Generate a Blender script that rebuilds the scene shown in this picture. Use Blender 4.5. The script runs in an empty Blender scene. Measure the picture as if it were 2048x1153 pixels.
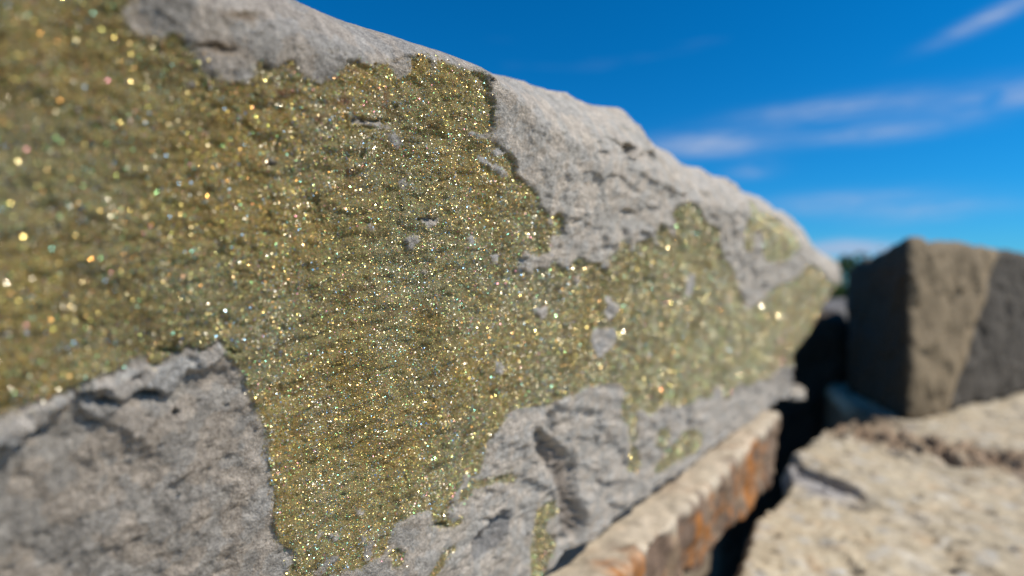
import bpy, math, random
import numpy as np

random.seed(7)
RNG = np.random.default_rng(11)
scene = bpy.context.scene
COL = scene.collection

# ------------------------------------------------------------------ camera
CAM_Z = 1.5
cam_d = bpy.data.cameras.new('camera')
cam = bpy.data.objects.new('camera', cam_d)
COL.objects.link(cam)
cam.location = (0, 0, CAM_Z)
cam.rotation_euler = (math.radians(90), 0, 0)
cam_d.sensor_width = 36.0
cam_d.lens = 20.0
cam_d.clip_start = 0.01
cam_d.clip_end = 5000
cam_d.dof.use_dof = True
cam_d.dof.focus_distance = 0.343
cam_d.dof.aperture_fstop = 2.8
scene.camera = cam

# ------------------------------------------------------------------ sun and sky
SUN_EL, SUN_AZ = math.radians(48), math.radians(103)      # azimuth from +Y towards +X
sx = math.sin(SUN_AZ) * math.cos(SUN_EL)
sy = math.cos(SUN_AZ) * math.cos(SUN_EL)
sz = math.sin(SUN_EL)
sun_d = bpy.data.lights.new('sun', 'SUN')
sun_d.energy = 5.0
sun_d.angle = math.radians(0.5)
sun_d.color = (1.0, 0.91, 0.78)
sun = bpy.data.objects.new('sun', sun_d)
COL.objects.link(sun)
sun.location = (3, -1, 6)
from mathutils import Vector, Matrix
sun.rotation_euler = Vector((sx, sy, sz)).to_track_quat('Z', 'Y').to_euler()

world = bpy.data.worlds.new('World')
scene.world = world
world.use_nodes = True
wn, wl = world.node_tree.nodes, world.node_tree.links
wn.clear()

def wmath(op, a, b=None, c=None):
    n = wn.new('ShaderNodeMath'); n.operation = op
    for k, v in enumerate((a, b, c)):
        if v is None: continue
        if isinstance(v, (int, float)): n.inputs[k].default_value = v
        else: wl.new(v, n.inputs[k])
    return n.outputs[0]

w_out = wn.new('ShaderNodeOutputWorld')
w_bg = wn.new('ShaderNodeBackground')
sky = wn.new('ShaderNodeTexSky')
sky.sky_type = 'NISHITA'
sky.sun_disc = False
sky.sun_elevation = SUN_EL
sky.sun_rotation = SUN_AZ
sky.altitude = 300
sky.air_density = 1.0
sky.dust_density = 0.3
sky.ozone_density = 2.0
hs = wn.new('ShaderNodeHueSaturation')
hs.inputs['Hue'].default_value = 0.5
hs.inputs['Saturation'].default_value = 1.05
hs.inputs['Value'].default_value = 1.0
deep = wn.new('ShaderNodeMix'); deep.data_type = 'RGBA'; deep.blend_type = 'MULTIPLY'
deep.inputs['Factor'].default_value = 1.0
deep.inputs['B'].default_value = (0.12, 0.76, 1.27, 1)          # deep clear polarised blue
wl.new(sky.outputs[0], deep.inputs['A'])
wl.new(deep.outputs['Result'], hs.inputs['Color'])
w_bg.inputs['Strength'].default_value = 0.095
# thin cirrus, laid out over the sky by azimuth and elevation (degrees)
tc = wn.new('ShaderNodeTexCoord')
sep = wn.new('ShaderNodeSeparateXYZ'); wl.new(tc.outputs['Generated'], sep.inputs[0])
az = wmath('MULTIPLY', wmath('ARCTAN2', sep.outputs[0], sep.outputs[1]), 57.2958)
el = wmath('MULTIPLY', wmath('ARCSINE', sep.outputs[2]), 57.2958)
comb = wn.new('ShaderNodeCombineXYZ')
wl.new(wmath('MULTIPLY', az, 0.055), comb.inputs[0])
wl.new(wmath('MULTIPLY', el, 0.33), comb.inputs[1])
def wnoise(scale, detail, rough, dist, off):
    add = wn.new('ShaderNodeVectorMath'); add.operation = 'ADD'
    wl.new(comb.outputs[0], add.inputs[0]); add.inputs[1].default_value = off
    n = wn.new('ShaderNodeTexNoise')
    n.inputs['Scale'].default_value = scale; n.inputs['Detail'].default_value = detail
    n.inputs['Roughness'].default_value = rough; n.inputs['Distortion'].default_value = dist
    wl.new(add.outputs[0], n.inputs['Vector'])
    return n.outputs['Fac']
nz1 = wnoise(3.4, 9, 0.66, 0.6, (0.3, 0.2, 0))
nz2 = wnoise(0.8, 3, 0.5, 0.2, (4.1, 2.2, 0))
cover = wmath('MULTIPLY', wmath('SUBTRACT', nz2, 0.62), 1.2)
cover = wmath('MAXIMUM', cover, 0.0)
# drifts: azimuth, elevation, half width, half height, tilt, amount
for (a0, e0, wa, we, tilt, amt) in ((18.5, 13.4, 6.0, 0.9, -0.02, 0.75), (29.5, 15.3, 7, 0.8, 0.0, 0.5),
                                    (33.0, 12.9, 4.5, 0.6, -0.03, 0.6), (42.0, 14.2, 5, 0.9, 0.03, 0.55),
                                    (40.4, 20.1, 3.0, 0.5, 0.26, 0.7), (30.7, 3.4, 3.6, 0.7, 0.0, 1.2),
                                    (29.5, 7.4, 6.5, 0.9, 0.0, 0.35), (22.7, 10.7, 2.0, 0.7, 0.0, 0.25),
                                    (36.0, 6.2, 5.0, 0.8, 0.0, 0.3),
                                    (70, 18, 12, 2.5, 0.1, 0.5), (100, 10, 14, 2, -0.05, 0.5), (150, 25, 20, 3, 0.1, 0.5),
                                    (-150, 14, 20, 2.4, 0.05, 0.5), (-95, 20, 15, 2.6, 0.1, 0.5), (-50, 11, 14, 2, 0, 0.5)):
    da = wmath('SUBTRACT', az, a0)
    de = wmath('SUBTRACT', wmath('SUBTRACT', el, e0), wmath('MULTIPLY', da, tilt))
    q = wmath('ADD', wmath('POWER', wmath('ABSOLUTE', wmath('DIVIDE', da, wa)), 2.0),
              wmath('POWER', wmath('ABSOLUTE', wmath('DIVIDE', de, we)), 2.0))
    g = wmath('MULTIPLY', wmath('EXPONENT', wmath('MULTIPLY', q, -1.0)), amt)
    cover = wmath('ADD', cover, g)
den = wmath('MULTIPLY', cover, wmath('MULTIPLY', wmath('MAXIMUM', wmath('SUBTRACT', nz1, 0.30), 0.0), 3.6))
haze_low = wmath('MULTIPLY', wmath('EXPONENT', wmath('MULTIPLY', wmath('ABSOLUTE', el), -0.19)), 0.30)
den = wmath('MINIMUM', wmath('ADD', den, haze_low), 0.8)
mixc = wn.new('ShaderNodeMix'); mixc.data_type = 'RGBA'
wl.new(den, mixc.inputs['Factor'])
wl.new(hs.outputs[0], mixc.inputs['A'])
mixc.inputs['B'].default_value = (4.3, 5.3, 7.4, 1)
wl.new(mixc.outputs['Result'], w_bg.inputs['Color'])
wl.new(w_bg.outputs[0], w_out.inputs['Surface'])

scene.view_settings.view_transform = 'Standard'
scene.view_settings.look = 'None'
scene.view_settings.exposure = 0.0
scene.view_settings.gamma = 1.0
scene.view_settings.use_curve_mapping = False
scene.render.engine = 'CYCLES'
scene.cycles.use_denoising = True
scene.cycles.sample_clamp_indirect = 4.0
scene.cycles.sample_clamp_direct = 0.0
scene.cycles.max_bounces = 6
scene.cycles.use_adaptive_sampling = False

# ------------------------------------------------------------------ helpers
def tag(o, label=None, cat=None, group=None, kind=None):
    if label: o['label'] = label
    if cat: o['category'] = cat
    if group: o['group'] = group
    if kind: o['kind'] = kind
    return o

def empty(name, loc):
    o = bpy.data.objects.new(name, None)
    o.empty_display_size = 0.05
    o.location = loc
    COL.objects.link(o)
    return o

def mesh_obj(name, verts, faces, mat, parent=None, col=None, smooth=True, loc=(0, 0, 0)):
    """verts in world coordinates (n,3); faces (m,3|4) int array."""
    verts = np.asarray(verts, dtype=np.float64)
    faces = np.asarray(faces, dtype=np.int32)
    base = np.array(parent.location) if parent is not None else np.array(loc)
    if parent is not None and parent.parent is not None:
        base = base + np.array(parent.parent.location)
    me = bpy.data.meshes.new(name)
    k = faces.shape[1]
    me.vertices.add(len(verts))
    me.vertices.foreach_set('co', (verts - base).astype(np.float32).ravel())
    me.loops.add(faces.size)
    me.loops.foreach_set('vertex_index', faces.ravel())
    me.polygons.add(len(faces))
    me.polygons.foreach_set('loop_start', np.arange(0, faces.size, k, dtype=np.int32))
    me.update(calc_edges=True)
    me.polygons.foreach_set('use_smooth', np.full(len(faces), smooth))
    if col is not None:
        a = me.attributes.new('col', 'FLOAT_COLOR', 'POINT')
        c4 = np.ones((len(verts), 4), dtype=np.float32); c4[:, :col.shape[1]] = col
        a.data.foreach_set('color', c4.ravel())
    me.materials.append(mat)
    o = bpy.data.objects.new(name, me)
    COL.objects.link(o)
    if parent is not None: o.parent = parent
    else: o.location = loc
    return o

_perm = RNG.permutation(512).astype(np.int64)
_perm = np.concatenate([_perm, _perm])
_grad = RNG.normal(size=(512, 3)); _grad /= np.linalg.norm(_grad, axis=1)[:, None]
def perlin(p):
    p = np.asarray(p, dtype=np.float64)
    i = np.floor(p).astype(np.int64); f = p - i
    u = f * f * f * (f * (f * 6 - 15) + 10)
    i &= 255
    out = 0
    for dx in (0, 1):
        wx = u[:, 0] if dx else 1 - u[:, 0]
        hx = _perm[(i[:, 0] + dx) & 255]
        for dy in (0, 1):
            wy = u[:, 1] if dy else 1 - u[:, 1]
            hy = _perm[(hx + i[:, 1] + dy) & 511]
            for dz in (0, 1):
                wz = u[:, 2] if dz else 1 - u[:, 2]
                h = _perm[(hy + i[:, 2] + dz) & 511]
                g = _grad[h]
                d = g[:, 0] * (f[:, 0] - dx) + g[:, 1] * (f[:, 1] - dy) + g[:, 2] * (f[:, 2] - dz)
                out = out + wx * wy * wz * d
    return out * 1.6
def fbm(p, octaves=4, gain=0.5, lac=2.03, ridged=False):
    p = np.asarray(p, dtype=np.float64); a, s, tot = 1.0, 0, 0
    for o in range(octaves):
        n = perlin(p + 17.3 * o)
        if ridged: n = 1 - 2 * np.abs(n)
        s = s + a * n; tot += a; a *= gain; p = p * lac
    return s / tot
def cells(p):
    """chipped facets: piecewise planes from nearest random points -> value, edge distance"""
    p = np.asarray(p, dtype=np.float64)
    i = np.floor(p).astype(np.int64)
    d1 = np.full(len(p), 9.0); d2 = np.full(len(p), 9.0); val = np.zeros(len(p))
    for dx in (-1, 0, 1):
        for dy in (-1, 0, 1):
            c0 = i[:, 0] + dx; c1 = i[:, 1] + dy
            h = _perm[(_perm[c0 & 255] + c1) & 511]
            h2 = _perm[(h + 91) & 511]; h3 = _perm[(h + 203) & 511]
            fx = c0 + (h % 97) / 97.0; fy = c1 + (h2 % 89) / 89.0
            ex, ey = p[:, 0] - fx, p[:, 1] - fy
            d = np.sqrt(ex * ex + ey * ey)
            t = (h3 % 61) / 61.0 * 6.283
            v = (h % 53) / 53.0 - 0.5 + 0.9 * (ex * np.cos(t) + ey * np.sin(t))
            new = d < d1
            d2 = np.where(new, d1, np.minimum(d2, d))
            val = np.where(new, v, val); d1 = np.where(new, d, d1)
    return val, d2 - d1
def sstep(a, b, x):
    t = np.clip((x - a) / (b - a), 0, 1)
    return t * t * (3 - 2 * t)
def lerp(a, b, t): return a + (b - a) * t

# ------------------------------------------------------------------ materials
def stone_mat(name, rough=0.85, fine=900.0, fine_amt=0.25, bump=0.4, dist=0.0006, mid=160.0, mid_amt=0.2, spec=0.3, grain=0.0, grain_scale=650):
    m = bpy.data.materials.new(name); m.use_nodes = True
    n, l = m.node_tree.nodes, m.node_tree.links
    b = n['Principled BSDF']
    b.inputs['Roughness'].default_value = rough
    b.inputs['Specular IOR Level'].default_value = spec
    at = n.new('ShaderNodeAttribute'); at.attribute_name = 'col'
    t = n.new('ShaderNodeTexCoord')
    n1 = n.new('ShaderNodeTexNoise'); n1.inputs['Scale'].default_value = fine; n1.inputs['Detail'].default_value = 4; n1.inputs['Roughness'].default_value = 0.65
    n2 = n.new('ShaderNodeTexNoise'); n2.inputs['Scale'].default_value = mid; n2.inputs['Detail'].default_value = 5; n2.inputs['Roughness'].default_value = 0.6
    l.new(t.outputs['Object'], n1.inputs['Vector']); l.new(t.outputs['Object'], n2.inputs['Vector'])
    def mr(src, lo, hi):
        r = n.new('ShaderNodeMapRange'); r.inputs['From Min'].default_value = 0.28; r.inputs['From Max'].default_value = 0.72
        r.inputs['To Min'].default_value = lo; r.inputs['To Max'].default_value = hi
        l.new(src, r.inputs['Value']); return r.outputs[0]
    f1 = mr(n1.outputs['Fac'], 1 - fine_amt, 1 + fine_amt)
    f2 = mr(n2.outputs['Fac'], 1 - mid_amt, 1 + mid_amt)
    mu = n.new('ShaderNodeMath'); mu.operation = 'MULTIPLY'; l.new(f1, mu.inputs[0]); l.new(f2, mu.inputs[1])
    if grain:
        vo = n.new('ShaderNodeTexVoronoi'); vo.inputs['Scale'].default_value = grain_scale
        l.new(t.outputs['Object'], vo.inputs['Vector'])
        sp = n.new('ShaderNodeSeparateColor'); l.new(vo.outputs['Color'], sp.inputs[0])
        r = n.new('ShaderNodeMapRange'); r.inputs['To Min'].default_value = 1 - grain; r.inputs['To Max'].default_value = 1 + grain
        l.new(sp.outputs[0], r.inputs['Value'])
        mg = n.new('ShaderNodeMath'); mg.operation = 'MULTIPLY'; l.new(mu.outputs[0], mg.inputs[0]); l.new(r.outputs[0], mg.inputs[1]); mu = mg
    mx = n.new('ShaderNodeVectorMath'); mx.operation = 'SCALE'
    l.new(at.outputs['Color'], mx.inputs[0]); l.new(mu.outputs[0], mx.inputs['Scale'])
    l.new(mx.outputs[0], b.inputs['Base Color'])
    add = n.new('ShaderNodeMath'); add.operation = 'MULTIPLY_ADD'
    l.new(n2.outputs['Fac'], add.inputs[0]); add.inputs[1].default_value = 2.0; l.new(n1.outputs['Fac'], add.inputs[2])
    bp = n.new('ShaderNodeBump'); bp.inputs['Strength'].default_value = bump; bp.inputs['Distance'].default_value = dist
    l.new(add.outputs[0], bp.inputs['Height']); l.new(bp.outputs[0], b.inputs['Normal'])
    return m

M_grey = stone_mat('grey_limestone', fine=1000, fine_amt=0.34, bump=1.0, dist=0.0018, mid=230, mid_amt=0.24, grain=0.14, grain_scale=620)
M_rusty = stone_mat('rust_stained_stone', fine=400, fine_amt=0.2, bump=0.6, dist=0.0016, mid=70, mid_amt=0.25)
M_cream = stone_mat('cream_limestone', fine=300, fine_amt=0.18, bump=0.6, dist=0.002, mid=45, mid_amt=0.18)
M_brown = stone_mat('brown_stone', fine=200, fine_amt=0.18, bump=0.6, dist=0.003, mid=30, mid_amt=0.2)

def crystal_mat(name, metallic, r_lo, r_hi, bump=0.0):
    m = bpy.data.materials.new(name); m.use_nodes = True
    n, l = m.node_tree.nodes, m.node_tree.links
    b = n['Principled BSDF']
    at = n.new('ShaderNodeAttribute'); at.attribute_name = 'col'
    l.new(at.outputs['Color'], b.inputs['Base Color'])
    b.inputs['Metallic'].default_value = metallic
    if metallic > 0.5:                                         # bright facets are bare metal, dull ones tarnished
        rm = n.new('ShaderNodeMapRange'); rm.inputs['From Min'].default_value = 0.5; rm.inputs['From Max'].default_value = 0.75
        rm.inputs['To Min'].default_value = 1.0; rm.inputs['To Max'].default_value = 0.35
        l.new(at.outputs['Alpha'], rm.inputs['Value']); l.new(rm.outputs[0], b.inputs['Metallic'])
    r = n.new('ShaderNodeMapRange'); r.inputs['To Min'].default_value = r_lo; r.inputs['To Max'].default_value = r_hi
    l.new(at.outputs['Alpha'], r.inputs['Value']); l.new(r.outputs[0], b.inputs['Roughness'])
    if bump:
        t = n.new('ShaderNodeTexCoord')
        v = n.new('ShaderNodeTexVoronoi'); v.inputs['Scale'].default_value = 700
        l.new(t.outputs['Object'], v.inputs['Vector'])
        bp = n.new('ShaderNodeBump'); bp.inputs['Strength'].default_value = bump; bp.inputs['Distance'].default_value = 0.0008
        l.new(v.outputs['Distance'], bp.inputs['Height']); l.new(bp.outputs[0], b.inputs['Normal'])
    return m
M_crust = crystal_mat('crystal_crust_matrix', 0.0, 0.85, 0.95, 0.6)
M_grain = crystal_mat('crystal_facets', 0.9, 0.16, 0.80)

# ------------------------------------------------------------------ the ground and the far shrub
def grid_faces(nr, nc):
    i = np.arange((nr - 1) * (nc - 1)); r, c = i // (nc - 1), i % (nc - 1)
    a = r * nc + c
    return np.stack([a, a + 1, a + nc + 1, a + nc], 1)

def build_ground():
    m = stone_mat('rubble_ground', fine=30, fine_amt=0.3, bump=0.8, dist=0.02, mid=3, mid_amt=0.3)
    rr = np.concatenate([[0.0], np.geomspace(0.5, 3000, 60)])
    th = np.linspace(0, 2 * np.pi, 97)
    R, T = np.meshgrid(rr, th, indexing='ij')
    x, y = (R * np.cos(T)).ravel(), (R * np.sin(T)).ravel()
    p = np.stack([x, y, 0 * x], 1)
    z = 0.04 * fbm(p * 0.7, 3) * np.exp(-R.ravel() / 60) - 0.02
    g = fbm(p * 0.05, 3)
    col = lerp(np.array([0.30, 0.26, 0.2]), np.array([0.12, 0.14, 0.06]), sstep(8, 25, R.ravel())[:, None] * 0.9)
    col = col * (1 + 0.3 * g[:, None])
    o = mesh_obj('ground', np.stack([x, y, z], 1), grid_faces(60 + 1, 97), m, col=col)
    tag(o, kind='structure')
build_ground()

def build_shrub(loc, h, w, label):
    root = empty('leafy_shrub', loc)
    L = np.array(loc)
    # trunk and limbs: tapered tubes
    tv, tf = [], []
    def tube(pts, r0, r1, n=7):
        base = len(tv)
        for k, p in enumerate(pts):
            r = lerp(r0, r1, k / (len(pts) - 1))
            for a in range(n):
                t = a / n * 2 * math.pi
                tv.append((p[0] + r * math.cos(t), p[1] + r * math.sin(t), p[2]))
        for k in range(len(pts) - 1):
            for a in range(n):
                tf.append((base + k * n + a, base + k * n + (a + 1) % n, base + (k + 1) * n + (a + 1) % n, base + (k + 1) * n + a))
    tube([L + np.array([0.05 * math.sin(k), 0.04 * k, h * 0.17 * k]) for k in range(5)], 0.11, 0.05)
    tips = []
    for k in range(12):
        a = k * 2.4; z0 = h * (0.22 + 0.035 * k)
        d = np.array([math.cos(a), math.sin(a), 0.7])
        pts = [L + np.array([0, 0.1, z0]) + d * w * 0.5 * t for t in (0, 0.35, 0.7, 1.0)]
        tube(pts, 0.045, 0.012); tips.append(pts[-1])
    wood = stone_mat('bark', fine=60, mid=12, dist=0.01)
    tv = np.array(tv)
    mesh_obj('trunk', tv, np.array(tf), wood, root, col=np.tile([0.09, 0.065, 0.045], (len(tv), 1)))
    # crown: leaf faces gathered into uneven clumps
    cl = []
    for k in range(46):
        t = tips[k % 12] + RNG.normal(size=3) * np.array([w * 0.2, w * 0.2, h * 0.13])
        t[2] = np.clip(t[2], L[2] + h * 0.12, L[2] + h)
        cl.append((t, RNG.uniform(0.12, 0.24) * w))
    vs, fs, cs = [], [], []
    for c, r in cl:
        tone = RNG.uniform(0.6, 1.25)
        n = 110
        d = RNG.normal(size=(n, 3)); d /= np.linalg.norm(d, axis=1)[:, None]
        p = c + d * r * RNG.uniform(0.4, 1.05, (n, 1))
        for q in p:
            a = RNG.normal(size=3); a /= np.linalg.norm(a)
            b = np.cross(a, RNG.normal(size=3)); b /= np.linalg.norm(b)
            s = RNG.uniform(0.05, 0.09)
            k = len(vs)
            vs += [q - a * s, q + b * s * 0.45, q + a * s, q - b * s * 0.45]
            fs.append((k, k + 1, k + 2, k + 3))
            cs += [np.array([0.06, 0.12, 0.022]) * tone * RNG.uniform(0.8, 1.2)] * 4
    leaf = stone_mat('leaf', rough=0.6, fine=20, mid=6, bump=0.0)
    mesh_obj('crown', np.array(vs), np.array(fs), leaf, root, col=np.array(cs), smooth=False)
    tag(root, label, 'shrub')
build_shrub((7.35, 13.0, 0.0), 2.0, 1.7, 'dark green leafy shrub far behind the gap between the rocks')

# ------------------------------------------------------------------ rough stone blocks
def block_mesh(corners, n=(40, 40, 40), k=14.0):
    """corners[ix][iy][iz]; rounded trilinear box, welded. returns verts, faces, unit param points"""
    keys, pts, faces = {}, [], []
    def vid(p):
        key = (round(p[0], 5), round(p[1], 5), round(p[2], 5))
        if key not in keys:
            keys[key] = len(pts); pts.append(p)
        return keys[key]
    lin = [np.linspace(-1, 1, m + 1) for m in n]
    for ax in range(3):
        a, b = (ax + 1) % 3, (ax + 2) % 3
        for sgn in (-1, 1):
            ids = np.zeros((n[a] + 1, n[b] + 1), int)
            for i, u in enumerate(lin[a]):
                for j, v in enumerate(lin[b]):
                    p = [0, 0, 0]; p[ax] = float(sgn); p[a] = float(u); p[b] = float(v)
                    ids[i, j] = vid(p)
            for i in range(n[a]):
                for j in range(n[b]):
                    f = (ids[i, j], ids[i + 1, j], ids[i + 1, j + 1], ids[i, j + 1])
                    faces.append(f if sgn > 0 else f[::-1])
    P = np.array(pts)
    nrm = (np.abs(P) ** k).sum(1) ** (1 / k)
    Q = P / nrm[:, None]
    W = (Q + 1) / 2
    C = np.array(corners, dtype=float)
    x, y, z = W[:, 0:1], W[:, 1:2], W[:, 2:3]
    V = 0
    for ix in (0, 1):
        for iy in (0, 1):
            for iz in (0, 1):
                V = V + (x if ix else 1 - x) * (y if iy else 1 - y) * (z if iz else 1 - z) * C[ix, iy, iz]
    return V, np.array(faces), Q
def vnormals(V, F):
    fn = np.cross(V[F[:, 2]] - V[F[:, 0]], V[F[:, 3]] - V[F[:, 1]])
    N = np.zeros_like(V)
    for c in range(4): np.add.at(N, F[:, c], fn)
    return N / (np.linalg.norm(N, axis=1)[:, None] + 1e-12)

# frame of the big crystal face: s runs along it away from the camera, t up it, w out of it
NV = np.array([0.810, -0.588, -0.215]); NV /= np.linalg.norm(NV)
SV = np.array([0.588, 0.810, 0.0]); SV /= np.linalg.norm(SV)
TV = np.cross(NV, SV); TV = TV if TV[2] > 0 else -TV
CAM = np.array([0, 0, CAM_Z])
FOOT = CAM - NV * 0.257 / 1.0237
F_PX = 1137.8
def ray(px, py):
    return np.stack([(np.asarray(px, float) - 1024) / F_PX, np.ones_like(np.asarray(px, float)), (576.5 - np.asarray(py, float)) / F_PX], -1)
def on_face(px, py, w=0.0):
    """point of the face plane (shifted by w) seen at a place of the survey picture -> (s, t)"""
    d = ray(px, py)
    lam = ((FOOT + NV * np.asarray(w)[..., None] - CAM) @ NV) / (d @ NV)
    p = CAM + d * lam[..., None] - FOOT
    return p @ SV, p @ TV
def chart(P):
    """survey coordinates of world points (used once, to read the traced outlines)"""
    q = P - CAM
    y = np.maximum(q[:, 1], 0.02)
    return 1024 + F_PX * q[:, 0] / y, 576.5 - F_PX * q[:, 2] / y

# ------------------------------------------------------------------ outlines of the crystal crust (survey coordinates)
MAIN = [(-700,-300),(130,-300),(240,-60),(258,0),(240,20),(246,45),(270,68),(300,78),(325,86),(335,72),(352,70),(368,84),(376,100),(392,110),(396,122),(402,140),(412,152),(450,166),(490,170),(505,158),(511,142),(508,128),(516,122),(535,140),(552,138),(570,125),(580,121),(590,140),(600,150),(625,165),(640,172),(650,165),(672,156),(675,142),(695,131),(712,124),(722,130),(735,136),(750,131),(768,130),(785,142),(790,155),(800,161),(815,151),(828,142),(826,122),(835,114),(850,110),(862,113),(866,125),(869,141),(876,136),(878,124),(888,121),(905,130),(935,140),(955,148),(968,145),(973,155),(981,175),(978,190),(985,210),(984,235),(981,262),(962,268),(975,280),(1000,298),(1020,315),(1025,335),(1028,352),(1045,365),(1057,376),(1071,389),(1075,414),(1091,424),(1091,444),(1104,461),(1101,434),(1112,427),(1121,430),(1124,446),(1121,468),(1110,471),(1100,470),(1098,490),(1090,505),(1080,512),(1062,508),(1055,500),(1045,505),(1033,538),(1036,549),(1047,541),(1056,551),(1064,556),(1068,541),(1080,536),(1098,538),(1103,522),(1115,528),(1125,541),(1140,532),(1150,522),(1160,515),(1172,525),(1200,528),(1212,541),(1219,538),(1218,516),(1235,505),(1241,486),(1247,480),(1258,490),(1262,509),(1269,500),(1273,487),(1290,480),(1303,474),(1310,493),(1319,492),(1312,470),(1316,450),(1330,455),(1345,476),(1351,478),(1348,440),(1345,425),(1355,411),(1375,405),(1390,410),(1400,425),(1410,445),(1430,455),(1438,466),(1437,490),(1445,515),(1460,530),(1470,555),(1480,590),(1488,620),(1510,613),(1530,595),(1550,577),(1590,560),(1607,542),(1618,528),(1640,540),(1655,560),(1700,580),(1700,690),(1640,735),(1583,732),(1560,730),(1545,750),(1530,760),(1510,762),(1492,772),(1480,762),(1465,785),(1455,800),(1446,775),(1430,768),(1420,792),(1405,797),(1395,788),(1385,806),(1360,810),(1340,811),(1330,798),(1315,822),(1300,829),(1280,817),(1272,822),(1270,850),(1272,880),(1262,885),(1258,850),(1246,842),(1243,815),(1246,790),(1250,776),(1240,765),(1225,766),(1200,768),(1180,771),(1160,776),(1150,786),(1120,796),(1095,806),(1070,813),(1040,816),(1025,821),(1010,840),(1000,853),(985,871),(972,890),(970,910),(965,940),(960,950),(945,953),(935,945),(925,950),(922,970),(910,985),(895,1000),(880,1006),(865,1019),(845,1021),(835,1023),(815,1031),(805,1041),(790,1046),(782,1056),(778,1076),(768,1096),(760,1110),(742,1119),(725,1131),(700,1139),(670,1146),(650,1154),(600,1260),(500,1260),(572,1152),(585,1126),(591,1105),(575,1096),(560,1085),(555,1060),(549,1030),(553,1000),(545,960),(540,920),(538,880),(530,850),(520,825),(505,800),(495,775),(490,750),(480,735),(465,720),(450,705),(448,690),(440,680),(425,683),(415,695),(395,698),(375,690),(365,701),(340,713),(320,726),(305,729),(295,715),(280,710),(262,718),(245,736),(225,741),(200,746),(175,756),(150,766),(130,776),(100,791),(60,801),(20,816),(0,826),(-200,900),(-900,1100)]
PATCHES = [
 [(1505,420),(1520,405),(1530,415),(1540,428),(1562,432),(1585,452),(1603,475),(1603,492),(1580,515),(1550,525),(1530,522),(1526,490),(1524,460),(1510,460),(1505,480),(1496,505),(1488,490),(1490,455)],
 [(1262,890),(1275,902),(1281,930),(1272,946),(1260,942),(1256,905)],
 [(1318,862),(1332,854),(1336,875),(1326,902),(1314,892)],
 [(1340,895),(1365,865),(1390,858),(1402,870),(1396,896),(1370,916),(1345,926),(1325,942),(1308,946),(1320,920)],
 [(1100,1000),(1110,1004),(1113,1030),(1092,1040),(1086,1060),(1110,1080),(1107,1100),(1092,1120),(1080,1190),(1056,1190),(1061,1110),(1067,1060),(1075,1020),(1085,1010)],
 [(906,1091),(893,1096),(880,1113),(868,1129),(846,1170),(862,1170),(880,1134),(890,1119),(898,1104),(910,1098)],
 [(965,961),(985,955),(1010,953),(1025,948),(1035,966),(1020,965),(995,964),(972,972),(960,977),(935,969),(940,961)],
 [(862,1020),(880,1002),(895,990),(906,985),(901,1010),(888,1034),(905,1046),(925,1035),(920,1048),(895,1056),(870,1054),(864,1040)],
 [(772,1108),(790,1095),(801,1105),(800,1126),(779,1131),(785,1115)],
 [(925,980),(945,975),(940,990),(925,1005),(915,1000)],
]
CHIPS = [
 [(812,478),(826,472),(843,471),(840,482),(832,490),(828,501),(817,501),(812,488)],
 [(838,440),(860,434),(879,440),(872,451),(858,456),(845,449)],
 [(846,543),(853,539),(860,541),(856,550),(848,550)],
 [(733,452),(745,448),(753,455),(742,466)],
 [(803,358),(815,357),(816,372),(810,381),(802,370)],
 [(931,474),(945,470),(949,480),(938,491)],
 [(978,510),(995,507),(999,518),(985,531)],
 [(1182,665),(1190,655),(1205,658),(1225,655),(1236,665),(1232,690),(1210,710),(1200,720),(1190,701),(1181,690)],
 [(1208,595),(1220,592),(1225,605),(1241,610),(1239,620),(1225,636),(1214,646),(1208,625),(1212,612)],
 [(1068,620),(1085,618),(1092,611),(1099,620),(1101,632),(1090,641),(1078,631)],
 [(1155,555),(1163,549),(1164,562),(1156,570),(1149,562)],
 [(1380,545),(1391,548),(1388,575),(1375,602),(1367,590)],
 [(988,728),(1000,724),(1011,735),(1002,753),(991,748)],
 [(690,222),(705,233),(740,240),(792,255),(765,260),(730,252),(704,246)],
 [(770,268),(790,264),(811,285),(801,301),(784,286)],
 [(534,320),(550,317),(553,328),(540,333)],
 [(952,309),(975,324),(1000,334),(1016,350),(1005,354),(985,341),(959,323)],
 [(979,297),(1000,299),(1006,310),(985,313)],
 [(930,260),(950,264),(972,271),(960,277),(938,270)],
 [(711,1020),(722,1017),(726,1030),(716,1036)],
 [(717,1070),(728,1071),(731,1082),(718,1084)],
 [(659,1070),(675,1067),(679,1078),(665,1086)],
 [(631,1071),(645,1062),(649,1070),(635,1079)],
 [(623,1152),(645,1125),(670,1109),(679,1118),(660,1131),(640,1158)],
 [(735,1080),(748,1074),(745,1095),(738,1121),(725,1119),(728,1095)],
 [(470,232),(480,228),(486,236),(474,242)],
 [(372,165),(392,164),(408,172),(388,178)],
 [(1516,300),(1517,300),(1517,301)],
]
CHIPS = CHIPS[:-1]
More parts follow.
